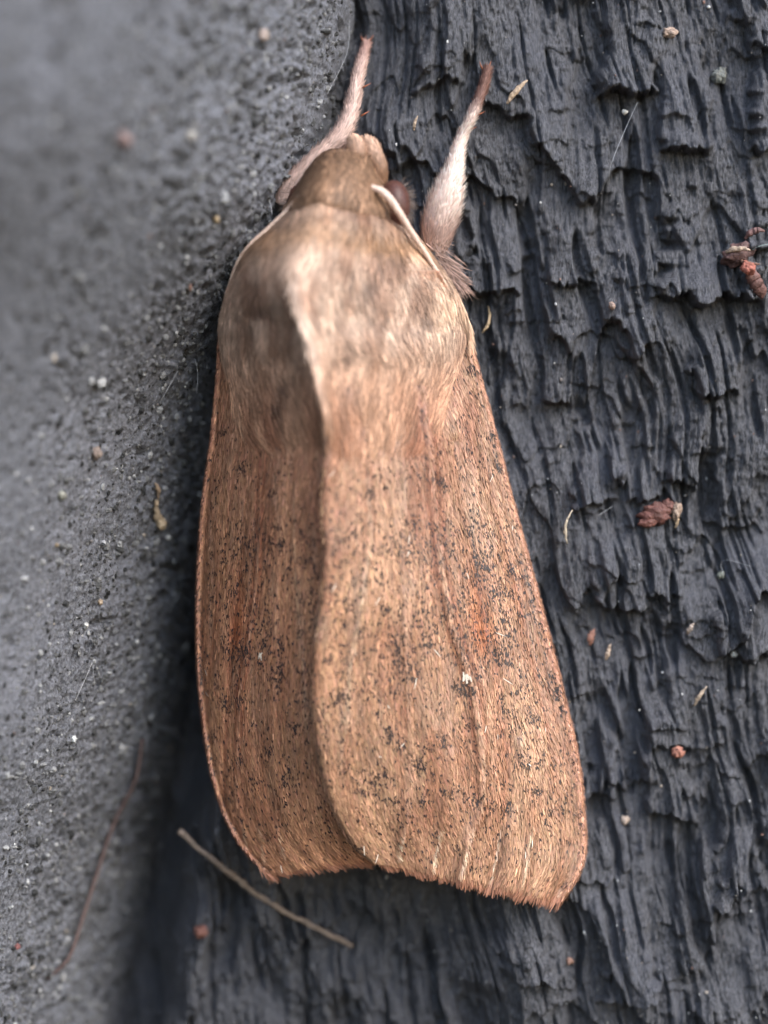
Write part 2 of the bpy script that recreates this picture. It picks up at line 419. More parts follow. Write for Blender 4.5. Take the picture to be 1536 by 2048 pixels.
TAN = srgb(182, 144, 119); BROWN = srgb(150, 110, 90); PINK = srgb(194, 158, 140); ORANGE = srgb(186, 116, 80); RUST = srgb(142, 88, 68)
GREY = srgb(165, 140, 125); DARK = srgb(44, 36, 36); PALE = srgb(236, 220, 200)
def lerp(a, b, t): return a+(b-a)*t[..., None]
def wing_colour(q, py, u, right):
    n = len(q)
    a = fbm(q*.012, py*.004, 700, 4); b = fbm(q*.05, py*.012, 720, 3); c = fbm(q*.004, py*.004, 740, 2)
    col = lerp(np.broadcast_to(TAN, (n, 3)), BROWN, np.clip((a-.42)*2.4, 0, .85))
    col = lerp(col, GREY, np.clip((b-.5)*2.2, 0, .7)*sstep(1700, 1300, py))
    col = lerp(col, PINK, np.clip(sstep(1250, 650, py)*.75, 0, 1))
    col = lerp(col, RUST, (.4 if right else .2)*np.clip((fbm(q*.03, py*.006, 760, 3)-.52)*5, 0, 1))
    # darker band of brown scales across the outer third, lighter terminal area
    col = lerp(col, BROWN, .55*np.exp(-((py-1330)/130)**2)*np.exp(-((q-800)/170)**2))
    col = lerp(col, TAN*1.12, .6*sstep(1600, 1680, py)*sstep(1790, 1730, py))
    col = lerp(col, ORANGE, .7*np.exp(-((q-968)/26)**2-((py-1262)/40)**2))
    col = lerp(col, ORANGE, .4*np.exp(-((q-945)/16)**2-((py-1215)/70)**2))
    col = lerp(col, TAN*1.15, .7*np.exp(-((q-1010)/30)**2)*np.exp(-((py-1180)/170)**2))
    d, t = poly_dist(q, py, VEINS[2][0]); col = lerp(col, RUST*.85, .5*np.exp(-(d/8)**2)*sstep(.1, .3, t)*sstep(.85, .6, t))
    d, t = poly_dist(q, py, VEINS[1][0]); col = lerp(col, RUST*.85, .6*np.exp(-((d-10)/7)**2)*sstep(.9, .6, t)*(q < 990))
    col = lerp(col, PINK*1.12, .42*np.exp(-(d/4)**2)*sstep(.15, .35, t))
    d, t = poly_dist(q, py, VEINS[3][0]); col = lerp(col, PINK*1.1, .35*np.exp(-(d/3.5)**2))
    d, t = poly_dist(q, py, VEINS[6][0]); col = lerp(col, RUST, .35*np.exp(-(d/6)**2))
    d, t = poly_dist(q, py, VEINS[0][0]); col = lerp(col, PALE*.8, .22*np.exp(-(d/4)**2))
    for k in (1, 2, 3, 4, 5, 6):
        d, t = poly_dist(q, py, VEINS[k][0]); col = lerp(col, PALE, .6*np.exp(-(d/2.2)**2)*sstep(1640, 1670, py)*sstep(1770, 1745, py)*(k != 6))
        col = lerp(col, BROWN*.8, .6*np.exp(-((d-9)/5)**2)*sstep(1640, 1670, py))
    col = lerp(col, srgb(200, 150, 126), (.6 if right else .2)*sstep(.96, .985, u))
    col = lerp(col, BROWN*.8, .5*np.exp(-((u-.945)/.012)**2))
    col = lerp(col, srgb(160, 108, 84), .4*sstep(1720, 1760, py-(q-740)*.17))
    col = col*(.86+.28*c[:, None])*np.array([.88, .815, .72])
    if not right: col = col*np.array([1.04, .93, .86])  # warm bounced light on the left wing is mixed into its colour
    return col
SPOTS = [(780, 1470, 13), (800, 1492, 9), (836, 1527, 14), (885, 1482, 11), (1045, 1520, 13), (1072, 1582, 11), (1122, 1385, 13), (880, 965, 13),
         (860, 745, 11), (892, 775, 9), (940, 740, 10), (993, 932, 11), (740, 985, 11), (800, 1105, 11), (933, 1378, 15), (915, 1372, 9), (700, 1700, 10),
         (895, 1583, 11), (950, 1605, 9), (672, 1390, 11), (690, 1385, 8), (720, 1260, 8), (655, 1320, 8), (1010, 1325, 11), (770, 1215, 10), (1020, 1140, 11),
         (960, 1120, 14), (935, 1060, 12), (845, 1600, 9), (1000, 1240, 9), (985, 870, 9), (905, 690, 8), (720, 1580, 7), (790, 1600, 8), (1010, 1615, 9), (1060, 1430, 8)]
LSPOTS = [(562, 1090, 12), (485, 935, 11), (548, 985, 8), (545, 795, 14), (450, 860, 8), (490, 1300, 17), (525, 1325, 10), (480, 1395, 10), (590, 1450, 11),
          (540, 1500, 9), (480, 1520, 11), (510, 1560, 8), (570, 1555, 9), (450, 1400, 9), (500, 1090, 9), (470, 1180, 8), (620, 1120, 8), (430, 1470, 9), (560, 1340, 8)]
def build_wing(W, right, parent, nscale):
    nu, nv = 90, 170
    U, V = np.meshgrid(np.linspace(0, 1, nu), np.linspace(0, 1, nv), indexing='ij')
    p, q, py = W.pos(U.ravel(), V.ravel())
    wing = make_obj("forewing", p, grid_faces(nu, nv), M_SKIN, moth, True, wing_colour(q, py, U.ravel(), right)*.75)
    md = wing.modifiers.new("thickness", 'SOLIDIFY'); md.thickness = .03*S; md.offset = 0
    # scales
    u = rng.random(nscale); v = rng.random(nscale)**.92
    P, T, N, q, py = W.frame(u, v)
    B = np.cross(T, N)
    lean = (rng.normal(0, .13, nscale)+.5*(fbm(q*.02, py*.008, 800, 2)-.5))[:, None]
    T = norm(T+B*lean)
    col = wing_colour(q, py, u, right)*np.exp(rng.normal(0, .24, (nscale, 1))+.55*(fbm(q*.16, py*.02, 790, 2)[:, None]-.5))*(1+rng.normal(0, .03, (nscale, 3)))
    L = rng.uniform(.12, .27, nscale)*(1-.35*(u > .95)); Wd = rng.uniform(.022, .042, nscale)
    sh = rng.random(nscale)
    layers = [ribbons(P+N*rng.uniform(.0, .045, nscale)[:, None], T, N, L, Wd, .10+.10*sh, .10*np.ones(nscale), (.5, 1, .55), col*.80, col*1.08)]
    # dark scales: fine peppering plus named spots
    nd = int(nscale*.45)
    uu, vv = rng.random(nd), rng.random(nd)
    _, qq, pp = W.pos(uu, vv)
    dens = (.10+.75*np.exp(-((pp-1340)/230)**2)+.18*sstep(800, 1050, pp)*sstep(1720, 1600, pp))*(.15+1.7*np.clip(fbm(qq*.02, pp*.014, 820, 3)-.35, 0, 1)*2)
    dens = dens*(.45+.55*sstep(1250, 1000, qq) if right else .9)
    keep = rng.random(nd) < dens*.35
    cu, cv = uu[keep], vv[keep]
    k = rng.integers(1, 4, len(cu))
    du = np.repeat(cu, k)+rng.normal(0, .003 if right else .005, k.sum()); dv = np.repeat(cv, k)+rng.normal(0, .0014, k.sum())
    su, sv = [du], [dv]
    # invert the mapping for the spots by a dense lookup
    gu, gv = np.meshgrid(np.linspace(0.005, .995, 260), np.linspace(.1, .995, 400), indexing='ij')
    gx, gy, _, _ = W.pix(gu.ravel(), gv.ravel())
    for sxp, syp, r in (SPOTS if right else LSPOTS):
        i = np.argmin((gx-sxp)**2+(gy-syp)**2)
        m = int(r*r*.36)
        wpx = 480 if right else 250
        su.append(gu.ravel()[i]+rng.normal(0, r*.7/wpx, m)); sv.append(gv.ravel()[i]+rng.normal(0, r*.7/1220, m))
    du = np.clip(np.concatenate(su), .002, .998); dv = np.clip(np.concatenate(sv), .05, .998)
    m = len(du); P2, T2, N2, q2, p2 = W.frame(du, dv)
    T2 = norm(T2+np.cross(T2, N2)*rng.normal(0, .3, (m, 1)))
    dc = DARK*np.exp(rng.normal(0, .35, (m, 1)))
    layers.append(ribbons(P2+N2*.055, T2, N2, rng.uniform(.04, .09, m), rng.uniform(.015, .030, m), .12, .1, (.6, 1, .6), dc, dc*1.3))
    # white spot
    for (wx_, wy_, r, m) in ([(932, 1350, 7, 13)] if right else [(524, 1306, 5, 4)]):
        i = np.argmin((gx-wx_)**2+(gy-wy_)**2)
        du = gu.ravel()[i]+rng.normal(0, r*.45/(480 if right else 250), m); dv = gv.ravel()[i]+rng.normal(0, r*.5/1220, m)
        P2, T2, N2, _, _ = W.frame(du, dv); c = np.tile(PALE, (m, 1))*rng.uniform(.7, 1.05, (m, 1))
        layers.append(ribbons(P2+N2*.07, norm(T2+np.cross(T2, N2)*rng.normal(0, .3, (m, 1))), N2, .16, .04, .15, .1, (.6, 1, .6), c))
    # loose pale scales standing off the surface
    m = 24 if right else 6
    du, dv = rng.random(m), rng.uniform(.2, 1, m); P2, T2, N2, _, _ = W.frame(du, dv)
    c = np.tile(PALE, (m, 1))*rng.uniform(.6, 1.1, (m, 1))
    layers.append(ribbons(P2+N2*.05, norm(T2+np.cross(T2, N2)*rng.normal(0, .9, (m, 1))), N2, rng.uniform(.12, .3, m), .022, .35, .2, (.6, 1, .4), c))
    c_, f_, k_ = merge(layers)
    tag(make_obj("wing_scales", c_, f_, M_SCALE, wing, True, k_), "overlapping brown wing scales peppered with black ones", kind="stuff")
    # fringe on the outer margin
    m = 4200 if right else 2300
    u = rng.random(m); vv = rng.uniform(.982, 1, m)
    P, T, N, q, py = W.frame(u, vv)
    clump = (fbm(u*(46 if right else 24), u*0, 840, 2)-.5)
    T = norm(T+np.cross(T, N)*(rng.normal(0, .10, m)+.4*(vnoise(u*60, u*0, 850)-.5))[:, None])
    L = rng.uniform(.26, .46, m)*(1+.5*clump)*(.55+.45*sstep(0, .05, u))
    c = lerp(np.tile(srgb(158, 108, 84), (m, 1)), BROWN*.8, np.clip(rng.random(m)*.7, 0, 1))*np.exp(rng.normal(0, .18, (m, 1)))
    fr = [ribbons(P, T, N, L, rng.uniform(.02, .04, m), .05, rng.uniform(.0, .35, m), (.7, 1, .8, .3), c*.9, c*1.15)]
    # hairs on the inner margin
    m = 3600 if right else 300
    u = rng.uniform(0, .03, m); vv = rng.uniform(.22, 1, m)
    P, T, N, q, py = W.frame(u, vv)
    out = np.cross(T, N); out = np.where(out[:, :1] > 0, -out, out)
    T = norm(T+out*rng.uniform(.05, .55, (m, 1))-N*.1)
    c = lerp(np.tile(srgb(205, 165, 130), (m, 1)), srgb(110, 84, 70), sstep(1250, 1500, py)*rng.uniform(.5, 1, m))*np.exp(rng.normal(0, .2, (m, 1)))
    fr.append(ribbons(P, T, N, rng.uniform(.14, .34, m), .02, .1, rng.uniform(0, .3, m), (.7, 1, .7, .15), c))
    # very short bristles along the costa
    m = 2600
    u = rng.uniform(.962, 1, m); vv = rng.uniform(.1, .99, m)
    P, T, N, q, py = W.frame(u, vv)
    out = np.cross(T, N); out = out*np.where((out[:, :1] > 0) == right, 1, -1)
    T = norm(T+out*rng.uniform(.2, .9, (m, 1)))
    c = np.tile(srgb(204, 152, 128) if right else srgb(160, 112, 92), (m, 1))*np.exp(rng.normal(0, .2, (m, 1))); c = np.where(rng.random((m, 1)) < .10, DARK, c)
    fr.append(ribbons(P+N*.02, T, N, rng.uniform(.06, .13, m), .028, .2, .1, (.7, 1, .5), c))
    c_, f_, k_ = merge(fr)
    tag(make_obj("fringe", c_, f_, M_FUR, wing, True, k_), "ragged reddish fringe along the wing margin", kind="stuff")
    return wing
build_wing(wr, True, moth, 78000)
build_wing(wl_, False, moth, 44000)

# body: one loft from the head to the abdomen
ST = np.array([  # py, left px, left depth, crest px, crest depth, right px, right depth, power
    (296, 660, -2.6, 690, -3.3, 728, -2.6, 1.0), (312, 640, -2.6, 686, -4.0, 744, -2.6, 1.0), (340, 616, -2.7, 675, -4.7, 756, -2.6, 1.0), (372, 596, -2.8, 660, -5.1, 772, -2.6, 1.0),
    (410, 574, -3.0, 645, -5.35, 790, -2.6, 1.1), (445, 548, -3.2, 630, -5.65, 815, -2.5, 1.2), (490, 502, -3.4, 612, -5.95, 850, -2.4, 1.4), (540, 472, -3.3, 590, -6.2, 888, -2.3, 1.55),
    (590, 452, -3.2, 586, -6.3, 916, -2.1, 1.65), (650, 440, -2.9, 604, -6.2, 934, -1.9, 1.7), (710, 444, -2.6, 620, -6.15, 925, -2.0, 1.38), (770, 460, -2.2, 632, -5.85, 905, -2.0, 1.42),
    (820, 470, -2.0, 646, -5.4, 890, -2.0, 1.5), (860, 490, -2.0, 656, -5.0, 875, -2.2, 1.5), (890, 520, -2.0, 660, -4.6, 850, -2.2, 1.5), (940, 560, -2.2, 664, -4.2, 800, -2.4, 1.1),
    (1050, 560, -1.6, 664, -3.6, 780, -1.8, 1.0), (1250, 560, -1.2, 660, -3.1, 770, -1.4, 1.0), (1450, 580, -.9, 670, -2.3, 760, -1.1, 1.0), (1600, 630, -.7, 690, -1.5, 750, -.9, 1.0)], float)
NB = 36
def body_sec(pyv):
    r = [smooth_interp(pyv, ST[:, 0], ST[:, i]) for i in range(8)]; return r[1:]
def body_pos(pyv, a):
    """a in [-1,1]: left base .. crest .. right base"""
    xl, yl, xc, yc, xr, yr, pw = body_sec(pyv)
    th = (1-np.abs(a))*np.pi/2
    ct, st = np.cos(th)**pw, np.sin(th)**pw
    x = np.where(a < 0, xc+(xl-xc)*ct, xc+(xr-xc)*ct)
    yb = np.where(a < 0, yl, yr)
    y = yb+(yc-yb)*st
    yw = np.where(a < 0, wl_.depth_at(x, pyv), wr.depth_at(x, pyv))
    off = np.interp(pyv, [600, 700, 800, 870, 900, 940, 1100], [.42, .32, .18, .06, -.1, -.7, -1.2])
    crest = .30*np.exp(-((x-xc)/26)**2)*sstep(905, 800, pyv)
    w = sstep(500, 740, pyv)
    y = np.where(pyv > 925, np.maximum(y, yw-off), y*(1-w)+(yw-off-crest)*w)
    y = y-.16*(fbm(x*.010, pyv*.006, 910, 3)-.5)*sstep(900, 800, pyv)
    # shallow furrow between the collar and the thorax, between thorax and tegula
    y = y+.16*np.exp(-((pyv-(402+.22*np.abs(x-640)))/11)**2)*(np.abs(a) < .8)
    y = y+.10*np.exp(-((x-(800+.16*(pyv-560)))/12)**2)*sstep(520, 600, pyv)*sstep(880, 800, pyv)
    return um(x, pyv, y), x
stp = np.concatenate([np.linspace(296, 900, 130), np.linspace(915, 1600, 20)])
av = np.linspace(-1, 1, 2*NB+1)
PP, AA = np.meshgrid(stp, av, indexing='ij')
ring, xr_ = body_pos(PP.ravel(), AA.ravel())
ring = ring.reshape(len(stp), len(av), 3); ring[..., 1] += .07      # the skin lies under the coat
nun = 7   # underside
under = []
for i in range(len(stp)):
    a, b = ring[i, -1], ring[i, 0]; t = np.linspace(0, 1, nun+2)[1:-1]
    seg = a+(b-a)*t[:, None]; seg[:, 1] += 1.1*np.sin(np.pi*t); under.append(seg)
ring = np.concatenate([ring, np.array(under)], 1); nr = ring.shape[1]
fb = []
for i in range(len(stp)-1):
    for j in range(nr):
        fb.append([i*nr+j, i*nr+(j+1) % nr, (i+1)*nr+(j+1) % nr, (i+1)*nr+j])
fb.append(list(range(nr))); fb.append(list(range((len(stp)-1)*nr, len(stp)*nr))[::-1])
bcol = np.tile(srgb(120, 92, 74), (ring.shape[0]*nr, 1))
body = make_obj("body", ring.reshape(-1, 3), fb, M_SKIN, moth, True, bcol)
tag(body, "furry head and thorax with a raised crest")

def fur_colour(x, pyv, a):
    n = len(x)
    col = np.tile(srgb(196, 168, 150), (n, 1))
    mot = fbm(x*.04, pyv*.012, 930, 4)
    col = lerp(col, srgb(135, 102, 84), np.clip((mot-.42)*3, 0, .75))
    col = lerp(col, srgb(184, 142, 116), sstep(620, 800, pyv)*.85)
    head = sstep(425, 385, pyv-.12*np.abs(x-650))
    col = lerp(col, srgb(148, 117, 94), head)
    col = lerp(col, srgb(168, 128, 92), .6*np.exp(-((pyv-(440+.25*np.abs(x-640)))/26)**2))
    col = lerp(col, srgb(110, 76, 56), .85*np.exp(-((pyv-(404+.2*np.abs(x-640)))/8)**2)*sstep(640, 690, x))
    col = lerp(col, srgb(220, 188, 162), .8*np.exp(-((x-890)/32)**2-((pyv-600)/65)**2))
    col = lerp(col, srgb(222, 200, 186), .6*np.exp(-((a-.02)/.05)**2)*sstep(520, 560, pyv)*sstep(900, 800, pyv))
    col = lerp(col, srgb(120, 98, 86), .55*sstep(-.02, -.14, a)*head*0+.12*sstep(-.02, -.16, a)*(1-head))  # shade on the thorax's left flank is put into the fur colour
    q = np.where(a < 0, 640+(640-x)*1.95, x)
    wc = wing_colour(q, pyv, np.full(n, .4), True)*1.05
    col = lerp(col, wc, sstep(690, 870, pyv))
    for sx_, sy_, r in ((690, 700, 12), (697, 765, 9), (560, 760, 14), (545, 800, 14), (850, 632, 12), (790, 880, 14), (740, 560, 12), (520, 600, 10)):
        col = lerp(col, srgb(78, 62, 58), .7*np.exp(-((x-sx_)/r)**2-((pyv-sy_)/(r*1.4))**2))
    return col
nf = 70000
fp = rng.uniform(298, 905, nf); fa = rng.uniform(-1, 1, nf)
P, fx = body_pos(fp, fa)
e = 3.
dp = body_pos(fp+e, fa)[0]-body_pos(fp-e, fa)[0]; da = body_pos(fp, np.clip(fa+.01, -1, 1))[0]-body_pos(fp, np.clip(fa-.01, -1, 1))[0]
N = norm(np.cross(da, dp)); cen = um(np.full(nf, 660.), fp, np.full(nf, -3.)); N = np.where(((P-cen)*N).sum(1, keepdims=True) < 0, -N, N)
T = norm(dp); hd = sstep(430, 380, fp)
Bv = np.cross(T, N)
T = norm(T+Bv*(rng.normal(0, .15, nf)+.28*(fbm(fx*.02, fp*.012, 950, 2)-.5))[:, None])
L = (rng.uniform(.26, .58, nf))*(1-.5*hd)*(1+.7*sstep(760, 880, fp)); Wd = rng.uniform(.014, .028, nf)
L = L*np.where(np.abs(fa) > .93, .6, 1)
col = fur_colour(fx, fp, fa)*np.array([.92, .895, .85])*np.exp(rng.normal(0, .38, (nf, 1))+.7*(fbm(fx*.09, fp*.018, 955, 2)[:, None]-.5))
lf = np.where(hd > .5, rng.uniform(.3, .8, nf), rng.uniform(.12, .30, nf))
tuft = rng.random(nf)
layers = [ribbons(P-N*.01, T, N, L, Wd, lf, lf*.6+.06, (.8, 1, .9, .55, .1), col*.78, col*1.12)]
# bristly dark fringe on the shoulder beside the foreleg, pale one on the thorax edge
m = 300; tpos = rng.random(m)
P = um(862+58*tpos+rng.normal(0, 8, m), 478+95*tpos+rng.normal(0, 6, m), -2.1+rng.uniform(-.5, .4, m))
T = norm(np.stack([rng.uniform(.4, 1.2, m), rng.uniform(-.5, .3, m), -.55+1.0*(rng.random(m)-.7)], -1)); N = np.tile([0, -1., 0], (m, 1))
c = np.tile(srgb(118, 96, 86), (m, 1))*np.exp(rng.normal(0, .4, (m, 1)))
layers.append(ribbons(P, T, N, rng.uniform(.25, .6, m), .018, .1, .2, (.9, 1, .6, .1), c, c*2.2))
m = 420; tpos = rng.random(m); pyv = 560+tpos*110
P, fx = body_pos(pyv, np.full(m, .98)); T = norm(np.stack([rng.uniform(.1, .5, m), rng.uniform(-.2, .1, m), -np.ones(m)], -1)); N = np.tile(norm(np.array([.5, -.85, 0])), (m, 1))
c = np.tile(srgb(206, 170, 140), (m, 1))*np.exp(rng.normal(0, .25, (m, 1)))
layers.append(ribbons(P, T, N, rng.uniform(.3, .7, m), .018, .12, .2, (.9, 1, .6, .1), c))
c_, f_, k_ = merge(layers)
tag(make_obj("fur", c_, f_, M_FUR, body, True, k_), "dense hair-like scales, tan on the head and grey-pink on the thorax", kind="stuff")

def ball(center, r, n=16, m=12):
    th = np.linspace(0, 2*np.pi, n, endpoint=False); ph = np.linspace(0, np.pi, m)
    co = []
    for p_ in ph:
        for t_ in th: co.append([r[0]*math.sin(p_)*math.cos(t_), r[1]*math.sin(p_)*math.sin(t_), r[2]*math.cos(p_)])
    f = []
    for i in range(m-1):
        for j in range(n): f.append([i*n+j, i*n+(j+1) % n, (i+1)*n+(j+1) % n, (i+1)*n+j])
    return np.array(co)+center, f
for ex, ey, dy in ((788, 410, -3.4), (604, 412, -2.7)):
    c_, f_ = ball(um(ex, ey, dy), (.41, .45, .62), 24, 18)
    eye = make_obj("eye", c_, f_, M_EYE, moth, True)
    m = 160
    ang = rng.uniform(-1.2, 1.2, m); sgn = 1 if ex > 700 else -1
    d = norm(np.stack([sgn*np.cos(ang), rng.uniform(-.5, .5, m), np.sin(ang)], -1))
    P = um(ex, ey, dy)+d*np.array([.40, .44, .61])
    c = np.tile(srgb(92, 78, 70), (m, 1))*np.exp(rng.normal(0, .3, (m, 1)))
    c_, f_, k_ = ribbons(P, norm(d+np.array([0, 0, -.5])), np.tile([0, -1., 0], (m, 1)), rng.uniform(.12, .26, m), .012, .1, .1, (1, .8, .2), c)
    tag(make_obj("lashes", c_, f_, M_FUR, eye, True, k_), "short dark bristles around the eye", kind="stuff")
def furred_tube(name, pts, rad, colf, parent, nh, hl, hw, splay, squash=1., label=None, hairname="leg_scales"):
    """pts: (px,py,depth); a limb whose surface carries short scales"""
    pts = np.array(pts, float); t = np.linspace(0, 1, len(pts)); tt = np.linspace(0, 1, 34)
    pp = np.stack([smooth_interp(tt, t, pts[:, i]) for i in range(3)], -1); path = um(pp[:, 0], pp[:, 1], pp[:, 2])
    rr = smooth_interp(tt, t, np.array(rad, float))
    c_, f_ = tube(path, rr, 14, squash)
    o = make_obj(name, c_, f_, M_SKIN, parent, True, np.repeat(colf(tt), 14, 0)*.8)
    if label: tag(o, label)
    th = rng.random(nh); ang = rng.uniform(0, 2*np.pi, nh)
    Pc = np.stack([np.interp(th, tt, path[:, i]) for i in range(3)], -1); R = np.interp(th, tt, rr)
    Tg = norm(np.gradient(path, axis=0)); Tg = norm(np.stack([np.interp(th, tt, Tg[:, i]) for i in range(3)], -1))
    A = norm(np.cross(Tg, [0, -1., 0])+1e-6); B = norm(np.cross(A, Tg))
    Nn = norm(np.cos(ang)[:, None]*A+squash*np.sin(ang)[:, None]*B)
    P = Pc+(np.cos(ang)*R)[:, None]*A+(squash*np.sin(ang)*R)[:, None]*B
    Td = norm(Tg+np.cross(Tg, Nn)*rng.normal(0, .2, (nh, 1)))
    c = colf(th)*np.exp(rng.normal(0, .18, (nh, 1)))
    LL = hl*rng.uniform(.5, 1.2, nh)*(.45+.55*R/max(rr))
    r_ = ribbons(P, Td, Nn, LL, hw, splay*rng.uniform(.3, 1.2, nh), .12, (.8, 1, .7, .2), c*.85, np.minimum(c*1.1, .9))
    tag(make_obj(hairname, r_[0], r_[1], M_FUR, o, True, r_[2]), "short flattened scales", kind="stuff")
    return o
def board_pt(px, py, lift=0.):
    y = -.3
    for _ in range(4):
        p = unproj(px, py, y); y = board_y(p[0], p[2])-lift
    return y
def leg_r_col(t):
    c = lerp(np.tile(srgb(196, 166, 154), (len(t), 1)), srgb(238, 214, 202), sstep(.08, .25, t))
    c = lerp(c, srgb(120, 88, 78), sstep(.66, .80, t)); return c
yr = board_pt(975, 140, .12)/MD
leg = furred_tube("leg", [(868, 500, -2.0), (876, 455, -2.2), (892, 400, -2.3), (908, 340, -2.1), (922, 280, -1.9), (944, 232, min(-1.5, yr-.4)), (964, 180, min(-1.1, yr-.15)), (975, 140, yr)],
                  [.32, .42, .39, .22, .12, .105, .10, .085], leg_r_col, moth, 6500, .26, .028, .55, .9, "foreleg with thick pinkish-white upper part and dark foot, held out from the body")
def leg_l_col(t):
    c = np.tile(srgb(196, 168, 156), (len(t), 1)); return lerp(c, srgb(150, 118, 108), sstep(.7, .95, t))
yl_ = board_pt(732, 90, .12)/MD
leg2 = furred_tube("leg", [(566, 412, -2.6), (586, 372, -2.6), (630, 322, -2.5), (678, 276, -2.3), (700, 228, -1.9), (712, 172, -1.5), (722, 128, min(-1.1, yl_-.2)), (734, 86, yl_)],
                   [.24, .25, .23, .21, .17, .14, .115, .085], leg_l_col, moth, 5600, .26, .026, .5, .9, "slimmer greyish pink foreleg reaching up into the corner")
# tarsal spines and claws
for o, pts in ((leg, [(975, 140, yr, .35, 1.0), (966, 140, yr, -.5, 1.0), (957, 205, -1.4, -.8, .35), (952, 232, -1.6, .8, .4), (935, 262, -1.8, .9, .4)]),
               (leg2, [(738, 86, yl_, .5, 1.0), (728, 86, yl_, -.5, 1.0), (722, 232, -1.9, .85, .5), (724, 176, -1.6, .85, .45), (703, 268, -2.3, .9, -.3)])):
    for px, py, y, dx, dz in pts:
        a = um(px, py, y); d = norm(np.array([dx, -.1, dz]))
        path = np.array([a, a+d*.13, a+d*.24+[.02, .06, .02]])
        c_, f_ = tube(path, [.028, .018, .004], 6)
        make_obj("claw" if py < 150 else "spine", c_, f_, M_SKIN, o, True, np.tile(srgb(140, 84, 60), (len(c_), 1)))
# antennae folded back along the thorax, palps in front of the head
furred_tube("antenna", [(742, 374, -4.3), (768, 386, -4.4), (795, 420, -4.2), (825, 468, -3.75), (850, 505, -3.3), (885, 560, -2.8)], [.07, .095, .09, .075, .06, .04],
            lambda t: np.tile(srgb(240, 208, 190), (len(t), 1)), moth, 900, .1, .022, .15, 1., "pale pink antenna folded back beside the eye", "antenna_scales")
furred_tube("antenna", [(600, 392, -4.2), (572, 425, -3.9), (540, 455, -3.75), (500, 492, -3.6), (474, 530, -3.4), (456, 580, -3.1)], [.06, .075, .07, .065, .055, .04],
            lambda t: np.tile(srgb(225, 196, 178), (len(t), 1)), moth, 700, .1, .02, .15, 1., "pale antenna tucked along the shoulder by the post", "antenna_scales")
pc = lambda t: lerp(np.tile(srgb(120, 88, 66), (len(t), 1)), srgb(190, 154, 130), sstep(.1, .7, t))
furred_tube("palp", [(716, 345, -3.3), (714, 315, -3.4), (712, 292, -3.2), (708, 280, -2.9)], [.22, .24, .2, .12], pc, moth, 900, .16, .026, .35, 1., None, "palp_scales")
furred_tube("palp", [(760, 372, -3.1), (756, 335, -3.2), (744, 300, -3.1), (732, 280, -2.8)], [.2, .24, .22, .12], pc, moth, 900, .16, .026, .35, 1., None, "palp_scales")

# ------------------------------------------------------------------ debris lying on the wood
def on_board(px, py, lift=0.): return unproj(px, py, board_pt(px, py, lift))
def on_post(px, py, lift=.02):
    """point of the post that a pixel sees: march along its sight line"""
    lo = -30.; y = 1.
    for y in np.linspace(-25, 2, 1400):
        p = unproj(px, py, y)
        s = crease_x(p[2])-p[0]
        if s > 0 and y >= post_base(p[2])-post_depth(s): break
    p = unproj(px, py, y); s = crease_x(p[2])-p[0]
    return post_point(np.array(s), np.array(p[2]), lift)
def crumb(name, c, r, colour, seed, label, cat, lumps=5, stretch=(1, 1, 1), rot=0., group=None, parent=None):
    g = np.random.default_rng(seed); parts = []; fs = []; off = 0
    co, f = ball(np.zeros(3), (1, 1, 1), 26, 18)
    d = norm(co)
    k = 1.+.55*(fbm(d[:, 0]*2+seed, d[:, 2]*2+d[:, 1]*1.7, seed, 4)-.5)*2+.35*(vnoise(d[:, 0]*5+seed, d[:, 2]*5+d[:, 1]*4, seed+1)-.5)
    co = d*k[:, None]*np.array(stretch)*r
    cr, sr = math.cos(rot), math.sin(rot)
    co = np.stack([co[:, 0]*cr-co[:, 2]*sr, co[:, 1], co[:, 0]*sr+co[:, 2]*cr], -1)+c
    cc = np.array(colour)*np.exp(.5*(fbm(d[:, 0]*3+9, d[:, 2]*3+d[:, 1]*3, seed+5, 3)-.5)*2)[:, None]
    o = make_obj(name, co, f, M_CRUMB, parent, True, cc)
    if label: tag(o, label, cat, group)
    return o
def splinter(name, a, b, w, colour, label, cat, bend=.1, seed=0, parent=None, taper=(.35, 1, .8, .25)):
    g = np.random.default_rng(seed); a = np.array(a, float); b = np.array(b, float)
    t = np.linspace(0, 1, 16); path = a+(b-a)*t[:, None]
    side = norm(np.cross(b-a, [0, 1., 0])); path = path+side*(bend*np.linalg.norm(b-a)*np.sin(np.pi*t))[:, None]+np.array([0, -1, 0])*(.06*np.sin(np.pi*t))[:, None]
    path = path+g.normal(0, w*.12, path.shape)
    rad = np.interp(t, np.linspace(0, 1, len(taper)), taper)*w*(1+g.normal(0, .13, 16))
    c_, f_ = tube(path, rad, 7, .55)
    cc = np.array(colour)*np.exp(g.normal(0, .15, (len(c_), 1)))
    o = make_obj(name, c_, f_, M_CRUMB, parent, True, cc)
    if label: tag(o, label, cat)
    return o

